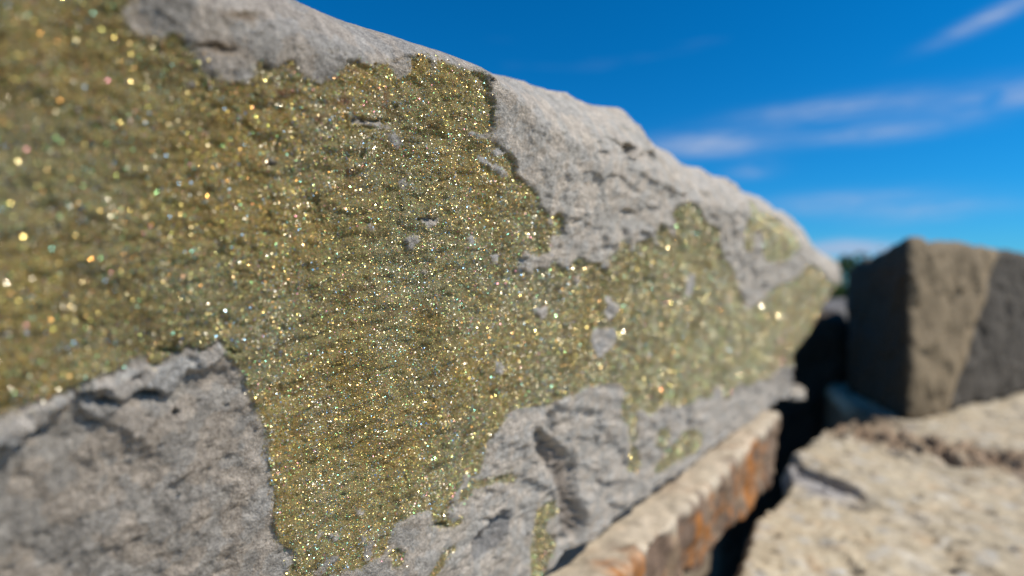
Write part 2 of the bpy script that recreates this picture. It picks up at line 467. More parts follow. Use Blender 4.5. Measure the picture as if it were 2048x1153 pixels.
# dents and pits of the grey stone: x, y, half width, half height, depth (survey coordinates, metres)
DENTS = [(1272,300,15,13,0.022),(1205,308,17,8,0.003),(1322,316,9,12,0.005),(1130,271,12,8,0.0015),
         (1255,425,16,7,0.003),(1208,490,9,18,0.003),(1045,520,6,5,0.003),(300,789,30,7,0.006),
         (212,803,20,7,0.005),(165,787,26,4,0.003),(195,779,26,4,0.003),(352,828,6,6,0.004),(60,870,46,5,0.003),
         (20,893,36,5,0.003),(190,845,20,5,0.002),(340,705,22,6,0.003),(395,735,9,4,0.003),(270,755,10,6,0.002),
         (668,104,22,2.0,0.002),(682,109,14,1.8,0.002),(800,122,20,2.4,0.003),(826,114,14,2.2,0.003),(855,440,22,5,0.004),
         (742,243,46,3,0.003),(712,236,16,3,0.003),(530,133,10,4,0.002),(415,92,30,5,0.002),(450,100,30,4,0.002),
         (500,30,40,4,0.002),(1100,845,10,24,0.004),(1148,925,8,26,0.006),(985,1040,40,3,0.003),(470,705,14,3,0.004),
         (455,812,8,3,0.002),(300,832,16,4,0.002),(1290,560,3,3,0.002),(700,122,14,3,0.002),(985,160,5,5,0.004),(1118,1078,22,6,0.006),
         (880,1050,16,5,0.004),(540,330,10,5,0.003),(430,150,20,3,0.0015),(1335,385,12,16,0.002)]
RECESS = [(1058,868),(1070,848),(1095,868),(1120,888),(1138,905),(1156,940),(1160,1000),(1172,1050),(1160,1082),(1118,1080),(1110,1010),(1106,975),(1086,935),(1066,905)]
FLAP = [(-300,960),(-100,880),(0,838),(60,814),(130,788),(200,757),(250,742),(290,722),(308,735),(345,722),(375,700),(400,705),(440,688),(452,704),(425,735),(400,742),(372,745),(366,766),(350,790),(332,797),(300,780),(270,784),(242,806),(216,789),(180,780),(150,789),(104,830),(90,850),(60,870),(20,894),(-100,940),(-300,1010)]
FLAP2 = [(150,800),(200,806),(240,812),(300,799),(326,815),(322,832),(300,858),(282,880),(262,882),(250,862),(205,850),(170,832)]
SMOOTH = [(938,1108),(943,1072),(972,1046),(1000,1020),(1026,1018),(1018,1050),(1002,1085),(972,1108),(944,1122)]

def inside(px, py, poly):
    poly = np.array(poly, float); n = len(poly); r = np.zeros(len(px), bool)
    for i in range(n):
        x1, y1 = poly[i]; x2, y2 = poly[(i + 1) % n]
        if y1 == y2: continue
        c = ((y1 > py) != (y2 > py)) & (px < (x2 - x1) * (py - y1) / (y2 - y1) + x1)
        r ^= c
    return r
def edge_dist(px, py, poly):
    poly = np.array(poly, float); n = len(poly); d = np.full(len(px), 1e9)
    for i in range(n):
        x1, y1 = poly[i]; x2, y2 = poly[(i + 1) % n]
        ex, ey = x2 - x1, y2 - y1; L = ex * ex + ey * ey + 1e-9
        t = np.clip(((px - x1) * ex + (py - y1) * ey) / L, 0, 1)
        qx, qy = px - x1 - t * ex, py - y1 - t * ey
        d = np.minimum(d, qx * qx + qy * qy)
    return np.sqrt(d)

# ------------------------------------------------------------------ the crystal-crusted rock
SIL = np.array([(-500,-560),(0,-280),(300,-125),(450,-55),(580,0),(610,14),(690,44),(780,70),(870,100),(890,112),(940,132),(975,147),(1001,152),(1045,163),(1090,180),(1130,186),(1165,206),(1180,211),(1235,216),(1250,226),(1265,246),(1280,271),(1295,289),(1330,302),(1345,319),(1365,331),(1395,336),(1415,348),(1430,353),(1450,356),(1462,369),(1480,383),(1500,389),(1520,396),(1535,410),(1545,419),(1562,422),(1580,436),(1600,456),(1607,470),(1620,490),(1640,506),(1660,514),(1675,526),(1692,542)], float)
BRK = np.array([(-500,-330),(0,-190),(250,-80),(380,5),(500,58),(600,92),(700,118),(780,128),(840,112),(980,150),(1100,262),(1250,330),(1400,405),(1500,430),(1600,505),(1692,575)], float)
BOT = np.array([(1060,1170),(1085,1150),(1115,1105),(1150,1092),(1180,1076),(1210,1052),(1260,1012),(1330,962),(1380,932),(1450,872),(1500,846),(1540,816),(1582,779),(1625,755)], float)
END = np.array([(1692,542),(1687,560),(1665,583),(1645,612),(1625,651),(1605,686),(1585,706),(1582,779)], float)

def face_profile():
    wt = np.interp(SIL[:, 0], [600, 1000, 1500, 1690], [0.030, 0.040, 0.060, 0.04])
    s_sil, t_sil = on_face(SIL[:, 0], SIL[:, 1], -wt)
    s_brk, t_brk = on_face(BRK[:, 0], BRK[:, 1], np.zeros(len(BRK)))
    s_bot, t_bot = on_face(BOT[:, 0], BOT[:, 1], np.zeros(len(BOT)))
    s_end, t_end = on_face(END[:, 0], END[:, 1], np.zeros(len(END)))
    return (s_sil, t_sil, wt), (s_brk, t_brk), (s_bot, t_bot), (s_end, t_end)
(PS, PT, PW), (BS, BT), (OS, OT), (ES, ET) = face_profile()
S_MAX = ES.max(); S_LEFT = -0.62

def face_surface(S, T):
    """displacement out of the plane and all maps for points (S,T) of the face"""
    P = FOOT + S[:, None] * SV + T[:, None] * TV
    px, py = chart(P)
    Z = np.maximum((P - CAM)[:, 1], 0.05)
    mpp = Z / F_PX                                            # metres per survey unit
    sm = np.stack([S, T, 0 * S], 1)
    tb = np.interp(S, BS, BT); tt = np.interp(S, PS, PT); wt = np.interp(S, PS, PW)
    b = np.clip((T - tb) / np.maximum(tt - tb, 0.006), 0, 1.2)
    w = -wt * (0.35 * b + 0.65 * b ** 2.0)
    # wandering of the outlines
    j = 0.0030 / mpp
    j = np.clip(j, 1.5, 10.0)
    wx = px + j * fbm(sm * 330, 4, gain=0.7); wy = py + j * fbm(sm * 330 + 50, 4, gain=0.7)
    crust = np.zeros(len(S), int)
    m = inside(wx, wy, MAIN); crust[m] = 1
    ed = edge_dist(wx, wy, MAIN)
    for k, q in enumerate(PATCHES):
        i = inside(wx, wy, q); crust[i] = 2 + k
        ed = np.minimum(ed, edge_dist(wx, wy, q))
    chip = np.zeros(len(S), int)
    for k, q in enumerate(CHIPS):
        xs, ys = [p[0] for p in q], [p[1] for p in q]
        near = np.nonzero((px > min(xs) - 30) & (px < max(xs) + 30) & (py > min(ys) - 30) & (py < max(ys) + 30))[0]
        i = inside(wx[near], wy[near], q)
        chip[near[i]] = k + 1
        ed[near] = np.minimum(ed[near], edge_dist(wx[near], wy[near], q))
    crust[chip > 0] = 0
    ed = ed * mpp                                             # metres to the nearest crust outline
    big = 0.006 * fbm(sm * 7 + 3, 3) + 0.0025 * fbm(sm * 24 + 8, 2)
    far = sstep(0.30, 0.8, Z)
    # crust: ripples lying along the bedding, sugary relief
    c, s_ = math.cos(0.22), math.sin(0.22)
    rp = np.stack([(S * c + T * s_) * 38, (-S * s_ + T * c) * 130, 0 * S], 1)
    rip = fbm(rp + 0.6 * np.stack([fbm(sm * 60, 2)] * 3, 1), 3)
    wc = 0.0026 * rip + 0.0007 * fbm(sm * 420, 2) + 0.0009 * fbm(sm * 120 + 31, 2) + far * (0.003 * fbm(sm * 30 + 80, 3) + 0.0035 * fbm(np.stack([S * 85, T * 30, 0 * S], 1), 3))
    # grey stone: chipped plates and fine roughness
    warp = np.stack([fbm(sm * 60 + 5, 3), fbm(sm * 60 + 25, 3)], 1) * 0.35
    v1, e1 = cells(sm[:, :2] * lerp(55, 34, far)[:, None] * np.array([0.8, 1.2]) + warp)
    v2, e2 = cells(sm[:, :2] * lerp(170, 100, far)[:, None] + 9 + warp * 2)
    wg = lerp(0.0003, 0.0040, far) * v1 + lerp(0.0002, 0.0020, far) * v2 + 0.0010 * fbm(sm * 330 + 77, 3) + 0.0016 * fbm(sm * 95 + 60, 4)
    lower = (py > 640) & (px < 620)
    v3, e3 = cells(sm[:, :2] * 120 + 31 + warp * 2.5)
    wg = wg + lower * (0.0007 * v3 + 0.0013 * fbm(sm * 120 + 910, 4) + 0.0010 * fbm(sm * 45 + 930, 3))
    lay = np.where(lower, -0.0014, np.where(py > 760, 0.0010, np.where(px > 950, 0.0020, 0.0008)))
    lay = lay * (0.4 + 1.2 * np.clip(0.5 + fbm(sm * 40 + 15, 2) * 1.5, 0, 1))
    lay = np.where(chip > 0, 0.0009, lay)
    edge_w = np.where(chip > 0, 0.0010, np.where(lower, 0.0014, 0.0018))
    lay = lay * np.clip(ed / edge_w, 0, 1) ** 0.6
    g = crust == 0
    w = w + big + np.where(g, wg * np.clip(ed / 0.003, 0.15, 1) + lay, wc)
    dent = np.zeros(len(S))
    for (x, y, rx, ry, dp) in DENTS:
        near = np.nonzero((np.abs(px - x) < rx * 1.8) & (np.abs(py - y) < ry * 1.8))[0]
        q = ((wx[near] - x) / rx) ** 2 + ((wy[near] - y) / ry) ** 2
        dent[near] = np.maximum(dent[near], dp * sstep(1.25, 0.35, q))
    w = w - dent
    # darker recess, lower right, and the smooth hollow beside it
    i = inside(wx, wy, RECESS); d = edge_dist(wx, wy, RECESS) * mpp
    rec = np.where(i, np.clip(d / 0.007, 0, 1) * 0.008 * (1 + 0.7 * v2 + 0.4 * v1), 0); w = w - rec
    i2 = inside(wx, wy, SMOOTH); d2 = edge_dist(wx, wy, SMOOTH) * mpp
    hol = np.where(i2, np.clip(d2 / 0.010, 0, 1), 0); w = w - hol * 0.010
    # flakes at the lower-left break
    fl = np.zeros(len(S))
    for q, hgt in ((FLAP, 0.0042), (FLAP2, 0.0016)):
        i3 = inside(wx, wy, q); d3 = edge_dist(wx, wy, q) * mpp
        fl = np.maximum(fl, np.where(i3, np.clip(d3 / 0.0012, 0, 1) ** 0.5, 0) * hgt)
    fl = np.where(g, fl * np.clip(ed / 0.001, 0, 1), 0); w = w + fl
    # ---- colours
    n1 = fbm(sm * 18 + 90, 4)[:, None]; n2 = fbm(sm * 90 + 40, 3)[:, None]; n3 = fbm(sm * 45 + 140, 3)[:, None]
    grey = np.array([0.37, 0.345, 0.315]) * (1 + 0.22 * n1 + 0.16 * n2)
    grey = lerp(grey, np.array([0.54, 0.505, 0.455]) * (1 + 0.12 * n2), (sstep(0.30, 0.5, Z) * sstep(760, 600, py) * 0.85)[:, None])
    grey = lerp(grey, np.array([0.40, 0.40, 0.395]) * (1 + 0.10 * n2), (np.clip(n3, 0, 1) * 0.7))
    grey = lerp(grey, np.array([0.46, 0.45, 0.435]) * (1 + 0.08 * n2), np.clip(fl / 0.003, 0, 0.9)[:, None])
    warmlow = lower[:, None] * 0.55 * sstep(0.006, 0.02, ed)[:, None]
    grey = lerp(grey, np.array([0.32, 0.29, 0.255]) * (1 + 0.35 * n2 + 0.3 * n3), warmlow)
    grey = lerp(grey, np.array([0.50, 0.475, 0.44]) * (1 + 0.12 * n2), (sstep(740, 800, py) * sstep(760, 900, px) * 0.85)[:, None])
    grey = lerp(grey, np.array([0.48, 0.47, 0.46]), (chip > 0)[:, None] * 0.8 * sstep(800, 1000, px)[:, None])
    mot = fbm(sm * 150 + 400, 3)[:, None]; mo2 = fbm(sm * 55 + 430, 3)[:, None]
    grey = grey * (1 + 0.34 * mot + 0.22 * mo2) * np.array([1 + 0.03, 1, 1 - 0.03]) ** np.sign(mo2)
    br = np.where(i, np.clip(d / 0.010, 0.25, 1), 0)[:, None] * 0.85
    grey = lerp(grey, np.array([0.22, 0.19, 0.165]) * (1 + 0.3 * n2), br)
    grey = lerp(grey, np.array([0.19, 0.195, 0.205]) * (1 + 0.1 * n2), np.where(i2, 0.75, 0)[:, None])  # hollow's shade also painted in as a darker grey
    # rusty seams in the grey, upper left
    for (x, y, rx, ry, a) in ((428, 92, 42, 9, 0.8), (470, 30, 44, 8, 0.6), (500, 36, 16, 8, 0.6), (450, 108, 30, 6, 0.5), (1030, 955, 20, 8, 0.4)):
        q = np.exp(-((wx - x - 6 * rip) / rx) ** 2 - ((wy - y + 0.1 * (x - wx)) / ry) ** 2)[:, None]
        grey = lerp(grey, np.array([0.20, 0.13, 0.06]), q * a)
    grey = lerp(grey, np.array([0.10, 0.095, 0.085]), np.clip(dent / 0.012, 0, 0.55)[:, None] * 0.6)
    oliv = np.array([0.275, 0.232, 0.098]) * (1 + 0.3 * n1 + 0.3 * n2)
    hue = np.clip(0.5 + 1.3 * fbm(sm * 11 + 830, 3) + 0.5 * fbm(np.stack([S * 22, T * 60, 0 * S], 1) + 850, 3), 0, 1)[:, None]
    oliv = oliv * lerp(np.array([0.96, 1.0, 1.12]), np.array([1.13, 0.97, 0.68]), hue)
    stain = np.clip(fbm(np.stack([(S * c + T * s_) * 30, (T * c - S * s_) * 95, 0 * S], 1) + 200, 4) * 2.2 - 0.22, 0, 1)[:, None]
    oliv = lerp(oliv, np.array([0.13, 0.085, 0.03]), stain * 0.75)
    red = np.zeros(len(S))
    for (x, y, rx, ry) in ((580, 135, 12, 18), (700, 140, 24, 14), (680, 205, 40, 14), (700, 345, 30, 22), (640, 240, 50, 16), (760, 200, 30, 25), (560, 190, 40, 20)):
        red = np.maximum(red, np.exp(-((wx - x) / rx) ** 2 - ((wy - y) / ry) ** 2))
    red = (red * np.clip(0.3 + fbm(sm * 200 + 300, 2) * 1.6, 0, 1))[:, None]
    oliv = lerp(oliv, np.array([0.16, 0.055, 0.03]), red * 0.85)
    vs = fbm(np.stack([S * 60, T * 14, 0 * S], 1) + 720, 4)[:, None]; fm = fbm(sm * 38 + 740, 4)[:, None]
    oliv = lerp(oliv, np.array([0.255, 0.228, 0.12]), far[:, None] * 0.7)
    oliv = oliv * (1 + far[:, None] * (0.45 * vs + 0.5 * fm + 0.5 * fbm(sm * 110 + 790, 3)[:, None]))
    oliv = lerp(oliv, np.array([0.34, 0.34, 0.31]), far[:, None] * np.clip(fbm(np.stack([S * 48, T * 26, 0 * S], 1) + 760, 4)[:, None] * 2.4 - 0.9, 0, 1) * 0.7)
    drip = np.clip(fbm(np.stack([S * 55, T * 6, 0 * S], 1) + 70, 3) * 2.4 + 0.1, 0, 1) * sstep(1460, 1560, px) * sstep(550, 600, py)
    oliv = lerp(oliv, np.array([0.24, 0.12, 0.035]), drip[:, None] * 0.8)
    sn = np.clip(np.exp(-ed / 0.0016) * (0.55 + 0.9 * fbm(sm * 240 + 610, 3)), 0, 0.8) * (chip == 0)
    grey = lerp(grey, np.array([0.22, 0.19, 0.10]), sn[:, None] * 0.5)
    grey = grey * np.array([1.03, 1.0, 0.955])
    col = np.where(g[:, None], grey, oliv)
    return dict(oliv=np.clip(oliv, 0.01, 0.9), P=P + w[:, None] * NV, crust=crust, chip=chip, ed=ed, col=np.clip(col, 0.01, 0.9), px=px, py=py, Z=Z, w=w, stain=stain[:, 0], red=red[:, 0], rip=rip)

def build_crystal_rock():
    # columns evenly spread along the face as it recedes, plus a coarse stretch beyond the near end
    xs = np.arange(-420, 1693, 3.6)
    s_cols, _ = on_face(xs, np.full(len(xs), 480.0))
    s_cols = np.concatenate([np.linspace(S_LEFT, s_cols[0] - 0.004, 60), s_cols[s_cols < S_MAX - 1e-4], [S_MAX]])
    nc, nr = len(s_cols), 360
    bb = np.linspace(0, 1, nr) ** 0.95
    ttop = np.interp(s_cols, PS, PT); tbot = np.interp(s_cols, OS, OT)
    S = np.repeat(s_cols[None, :], nr, 0)
    T = tbot[None, :] + (ttop - tbot)[None, :] * bb[:, None]
    # slanting far end
    o = np.argsort(ET)
    se = np.interp(T.ravel(), ET[o], ES[o]).reshape(T.shape)
    sk = s_cols[np.searchsorted(s_cols, S_MAX - 0.9)]
    k = np.clip((S - sk) / (S_MAX - sk), 0, 1)
    S = np.where(S > sk, sk + k * (se - sk), S)
    S, T = S.ravel(), T.ravel()
    D = face_surface(S, T)
    P = D['P']; col = D['col']
    F = grid_faces(nr, nc)
    # which face of the grid belongs to what
    cv = D['crust'][F]; hv = D['chip'][F]
    fc = np.where((cv > 0).sum(1) >= 2, cv.max(1), 0)
    fh = np.where((hv > 0).sum(1) >= 2, hv.max(1), 0); fc[fh > 0] = 0
    base = FOOT + SV * 0.45 + TV * (tbot.mean())
    root = empty('crystal_crusted_rock', base)
    tag(root, 'large grey rock with a glittering olive gold crystal crust over its long face', 'rock')
    def part(name, sel, mat, parent, extra=None):
        f = F[sel]
        used = np.unique(f); mp = np.full(len(P), -1); mp[used] = np.arange(len(used))
        return used, mp[f]
    # body: grey front plus top, end, underside and back
    used, f = part('stone_body', (fc == 0) & (fh == 0), M_grey, root)
    V = [P[used]]; C = [col[used]]; FF = [f]
    ring = np.concatenate([np.arange(nc), np.arange(1, nr) * nc + nc - 1, (nr - 1) * nc + np.arange(nc - 2, -1, -1), np.arange(nr - 2, 0, -1) * nc])
    R0 = P[ring]; cen = R0.mean(0)
    prev = R0; off = len(used); n = len(ring)
    V.append(prev); C.append(col[ring])
    start = off
    toTop = np.zeros(n); toTop[nc + nr - 1: nc + nr - 1 + nc - 1] = 1.0
    for kk, (dw, sh) in enumerate(((0.012, 0.002), (0.05, 0.008), (0.13, 0.015), (0.26, 0.02), (0.42, 0.05))):
        q = R0 - np.array([NV[0], NV[1], 0.0]) * dw
        q[:, 2] -= toTop * dw * 0.12
        inw = cen - R0; inw -= (inw @ NV)[:, None] * NV
        inw /= np.linalg.norm(inw, axis=1)[:, None]
        q = q + inw * sh
        q = q + min(dw * 0.3, 0.012) * (0.35 + fbm(q * 14 + 5, 3))[:, None] * inw
        V.append(q)
        C.append(np.array([0.40, 0.385, 0.36]) * (1 + 0.3 * fbm(q * 20, 3)[:, None]))
        a = start + kk * n; b = a + n
        i = np.arange(n); jn = (i + 1) % n
        FF.append(np.stack([a + jn, a + i, b + i, b + jn], 1)[:, ::-1][:, [0, 1, 2, 3]])
    # back cap
    last = start + 5 * n
    ci = last + n
    V.append((V[-1].mean(0) - NV * 0.02)[None]); C.append(np.array([[0.38, 0.36, 0.33]]))
    i = np.arange(0, n, 2)
    FF.append(np.stack([last + i, last + (i + 1) % n, last + (i + 2) % n, np.full(len(i), ci)], 1)[:-1])
    Fall = np.concatenate(FF)
    body = mesh_obj('stone_body', np.concatenate(V), Fall, M_grey, root, col=np.clip(np.concatenate(C), 0.02, 0.9))
    # small grey chips
    for kk in range(1, len(CHIPS) + 1):
        sel = fh == kk
        if not sel.any(): continue
        used, f = part('stone_chip', sel, M_grey, root)
        mesh_obj('stone_chip', P[used], f, M_grey, root, col=col[used])
    crusts = {}
    for kk in range(1, len(PATCHES) + 2):
        sel = fc == kk
        if not sel.any(): continue
        used, f = part('crystal_crust', sel, M_crust, root)
        c4 = np.concatenate([col[used] * 0.62, np.full((len(used), 1), 0.5)], 1)
        crusts[kk] = mesh_obj('crystal_crust', P[used], f, M_crust, root, col=c4)
        if kk > 1: crusts[kk]['label'] = 'small patch of crystal crust'
    # ---- the crystals: cube corners standing out of the crust
    def a_of(Z): return 0.00047 * (np.clip(Z, 0.29, 3) / 0.32) ** 0.85
    quad = P[F]
    fe = D['ed'][F].mean(1)
    stray = (fc == 0) & (fe < 0.004) & (RNG.random(len(fc)) < 0.9 * np.exp(-fe / 0.0012))
    own = fc.copy(); own[stray] = 1
    sel = np.nonzero(own > 0)[0]
    q = quad[sel]
    area = 0.5 * np.linalg.norm(np.cross(q[:, 2] - q[:, 0], q[:, 3] - q[:, 1]), axis=1)
    pxf = D['px'][F[sel, 0]]
    Zc = D['Z'][F[sel, 0]]
    dens = np.where(Zc > 0.7, 1.0, 0.80) / (0.87 * a_of(Zc) ** 2)
    dens = np.where(pxf < -130, dens * 0.25, dens)
    lam = dens * area * np.where(stray[sel], 0.45, 1.0)
    cnt = RNG.poisson(lam)
    fi = np.repeat(np.arange(len(sel)), cnt)
    N = len(fi)
    u, v = RNG.random(N)[:, None], RNG.random(N)[:, None]
    qq = q[fi]
    pos = (qq[:, 0] * (1 - u) + qq[:, 1] * u) * (1 - v) + (qq[:, 3] * (1 - u) + qq[:, 2] * u) * v
    nrm = np.cross(qq[:, 2] - qq[:, 0], qq[:, 3] - qq[:, 1])
    nrm /= np.linalg.norm(nrm, axis=1)[:, None] + 1e-15
    nrm = np.where((nrm @ NV)[:, None] < 0, -nrm, nrm)
    a = a_of(Zc[fi]) * np.exp(RNG.normal(0, 0.28, N)); a *= np.where(pxf[fi] < -130, 1.8, 1.0)
    large = RNG.random(N) < 0.005; a[large] *= 1.5
    ax = nrm * 0.75 + NV * 0.25 + RNG.normal(size=(N, 3)) * 0.30
    ax /= np.linalg.norm(ax, axis=1)[:, None]
    h = RNG.normal(size=(N, 3)); e1 = np.cross(ax, h); e1 /= np.linalg.norm(e1, axis=1)[:, None]
    e2 = np.cross(ax, e1)
    apex = pos + ax * (a * 0.45)[:, None]
    vv = np.empty((N, 4, 3)); vv[:, 0] = apex
    ca, sa = -math.cos(math.radians(54.736)), math.sin(math.radians(54.736))
    for m in range(3):
        t = m * 2 * math.pi / 3
        vv[:, m + 1] = apex + a[:, None] * (ax * ca + sa * (e1 * math.cos(t) + e2 * math.sin(t)))
    bc = D['oliv'][F[sel[fi], 0]]
    lum = np.exp(RNG.normal(0, 0.30, (N, 1)) + RNG.normal(0, 0.16, (N, 3)))
    tint = bc * 1.08 * lum
    clus = fbm(pos * 60 + 500, 3) + 0.6 * fbm(pos * 17 + 520, 2)
    r = RNG.random(N) ** np.exp(-1.1 * clus)
    shiny = (r < 0.30) | (r > 0.70)
    sharp = RNG.random(N) < np.where(Zc[fi] < 0.27, 0.30, 0.12)
    tint[r < 0.10] = np.array([0.66, 0.63, 0.53])
    gl = (r >= 0.10) & (r < 0.16)
    tint[gl] = np.array([0.72, 0.63, 0.38])
    for lo, hi, cc in ((0.16, 0.185, (0.80, 0.42, 0.12)), (0.185, 0.215, (0.30, 0.70, 0.32)), (0.215, 0.235, (0.25, 0.50, 0.85)), (0.235, 0.25, (0.80, 0.35, 0.45)), (0.25, 0.28, (0.85, 0.72, 0.25)), (0.28, 0.30, (0.25, 0.70, 0.62))):
        tint[(r >= lo) & (r < hi)] = cc  # rainbow glints painted in as the crystals' base colours
    gm = r > 0.70; tint[gm] = tint[gm] * 1.2 + np.array([0.05, 0.042, 0.018])
    tint[large & (r > 0.3)] = np.array([0.78, 0.72, 0.52]); shiny = shiny | large
    dk = np.clip(D['stain'][F[sel[fi], 0]] * 0.55 + D['red'][F[sel[fi], 0]] * 0.6, 0, 0.9)[:, None]
    tint = tint * (1 - dk) + bc * dk
    c4 = np.concatenate([np.clip(tint, 0.02, 0.95), np.where(shiny, np.where(sharp, RNG.random(N) * 0.18, 0.27 + 0.24 * RNG.random(N)), 0.72 + 0.28 * RNG.random(N))[:, None]], 1)
    owner = own[sel[fi]]
    for kk, ob in crusts.items():
        mk = owner == kk
        n = mk.sum()
        if n == 0: continue
        k4 = np.arange(n)[:, None] * 4
        f = np.concatenate([k4 + np.array([0, 1, 2]), k4 + np.array([0, 2, 3]), k4 + np.array([0, 3, 1])])
        g = mesh_obj('crystal_grains', vv[mk].reshape(-1, 3), f, M_grain, None, col=np.repeat(c4[mk], 4, 0), smooth=False, loc=tuple(base))
        g.parent = ob; g.location = (0, 0, 0)
        g['kind'] = 'stuff'
    print('crystals', N, 'grid', nr * nc)
build_crystal_rock()

# ------------------------------------------------------------------ rust-stained rock under it
UND = CAM_Z - 0.300                                           # level the big rock lies on
def face_line(k, off, z):                                      # a line parallel to the big rock's foot
    p = np.array([0.139, 0.643]) + k * SV[:2] + off * np.array([0.81, -0.588])
    return [p[0], p[1], z]
def build_ledge():
    k0, k1 = -1.1, 0.915
    zt, zb = UND + 0.004, CAM_Z - 0.447
    z0 = UND - 0.062
    front, back = -0.016, -0.52
    C = [[[face_line(k0, back, zb), face_line(k0, back, z0 - 0.02)], [face_line(k0, front, zb), face_line(k0, front, z0)]],
         [[face_line(k1, back, zb), face_line(k1, back, zt - 0.02)], [face_line(k1, front - 0.004, zb), face_line(k1, front, zt)]]]
    V, F, Q = block_mesh(C, (260, 70, 44), 24)
    N = vnormals(V, F); N = np.where((N * (V - V.mean(0))).sum(1)[:, None] < 0, -N, N)
    p = V.copy()
    frontness = sstep(0.7, 1.0, Q[:, 1])
    st = np.stack([p[:, 0] * 20 + p[:, 1] * 20 + 0.8 * fbm(p * 25, 3), p[:, 2] * 9, 0 * p[:, 0]], 1)
    d = 0.006 * fbm(p * 16, 4) + 0.002 * fbm(p * 70, 3)
    v1, e1 = cells(np.stack([(p @ np.append(SV[:2], 0)) * 24, p[:, 2] * 9], 1))
    d = d + frontness * (0.0015 * v1 + 0.012 * fbm(p * 24 + 4, 5) + 0.016 * fbm(p * 8 + 44, 3) + 0.002 * fbm(st, 3))
    d = np.where(Q[:, 2] > 0.97, np.minimum(d, 0.004), d)
    # ragged lower edge
    low = sstep(-0.5, -1.0, Q[:, 2]) * frontness
    lift = 0.03 * np.clip(fbm(np.stack([p @ np.append(SV[:2], 0) * 9, 0 * p[:, 0], 0 * p[:, 0]], 1) + 4, 3) + 0.1, 0, 1)
    V = V + N * d[:, None]; V[:, 2] += low * lift
    n1 = fbm(p * 11 + 3, 4)[:, None]; n2 = fbm(st + 9, 4)[:, None]; n3 = fbm(p * 60, 3)[:, None]
    cream = np.array([0.52, 0.45, 0.345]) * (1 + 0.2 * n1 + 0.15 * n3)
    brown = np.array([0.17, 0.115, 0.08]) * (1 + 0.35 * n2 + 0.2 * n3)
    rust = np.array([0.36, 0.14, 0.03]) * (1 + 0.3 * n3)
    buff = np.array([0.33, 0.24, 0.15]) * (1 + 0.2 * n3)
    side = lerp(brown, buff, np.clip(n2 * 1.6 + 0.1, 0, 1))
    ks = (p[:, :2] - np.array([0.139, 0.643])) @ SV[:2]
    hot = np.exp(-((ks - 0.60) / 0.07) ** 2) + 0.8 * np.exp(-((ks - 0.02) / 0.04) ** 2) + 0.6 * np.exp(-((ks - 0.30) / 0.07) ** 2) + 0.5 * np.exp(-((ks - 0.45) / 0.06) ** 2)
    side = lerp(side, rust, np.clip((fbm(p * 30 + 51, 4)[:, None] + 0.55 * hot[:, None] - 0.22) * 3.0, 0, 1) * 0.92)
    band = sstep(0.72, 0.95, Q[:, 2] + 0.35 * n1[:, 0] + 0.5 * n2[:, 0])[:, None]
    col = lerp(side, cream, np.maximum(band * 0.85, 1 - frontness[:, None]))
    root = mesh_obj('ledge_rock', V, F, M_rusty, col=np.clip(col, 0.02, 0.9), loc=tuple(V.mean(0) * np.array([1, 1, 0]) + np.array([0, 0, zb])))
    tag(root, 'rust stained flat rock lying directly under the crystal covered rock', 'rock')
build_ledge()

def rough_block(name, C, n, mat, base_col, alt_col, label, amp=0.012, freq=8, k=16, colfn=None, chipf=10, cat='rock'):
    V, F, Q = block_mesh(C, n, k)
    N = vnormals(V, F); N = np.where((N * (V - V.mean(0))).sum(1)[:, None] < 0, -N, N)
    p = V.copy()
    v1, _ = cells(np.stack([(p[:, 0] + 0.6 * p[:, 1]) * chipf, (p[:, 2] + 0.3 * p[:, 1]) * chipf], 1))
    V = V + N * (amp * fbm(p * freq, 4) + amp * 0.5 * v1 + amp * 0.25 * fbm(p * freq * 5, 3))[:, None]
    n1 = fbm(p * freq * 0.6 + 8, 4)[:, None]; n2 = fbm(p * freq * 3, 4)[:, None]
    col = lerp(np.array(base_col), np.array(alt_col), np.clip(0.5 + n1 * 1.3, 0, 1)) * (1 + 0.2 * n2)
    if colfn is not None: V, col = colfn(V, col, p, Q, N)
    loc = V.mean(0); loc[2] = V[:, 2].min()
    o = mesh_obj(name, V, F, mat, col=np.clip(col, 0.02, 0.9), loc=tuple(loc))
    tag(o, label, cat)
    return o
def prism(bl, zb, zt):
    """bl: near-left, near-right, far-right, far-left (x,y); zb, zt: per-corner heights in that order"""
    a, b, c, d = bl
    return [[[[a[0], a[1], zb[0]], [a[0], a[1], zt[0]]], [[d[0], d[1], zb[3]], [d[0], d[1], zt[3]]]],
            [[[b[0], b[1], zb[1]], [b[0], b[1], zt[1]]], [[c[0], c[1], zb[2]], [c[0], c[1], zt[2]]]]]

# rock carrying the ledge rock
def fl2(k, off): return face_line(k, off, 0)[:2]
rough_block('foundation_rock', prism([fl2(-1.1, -0.13), fl2(0.78, -0.13), fl2(0.78, -0.6), fl2(-1.1, -0.6)], [-0.02] * 4, [CAM_Z - 0.445] * 4),
            (90, 40, 40), M_brown, (0.22, 0.18, 0.14), (0.30, 0.26, 0.21), 'dark rock in the crevice under the rust stained rock', amp=0.008)

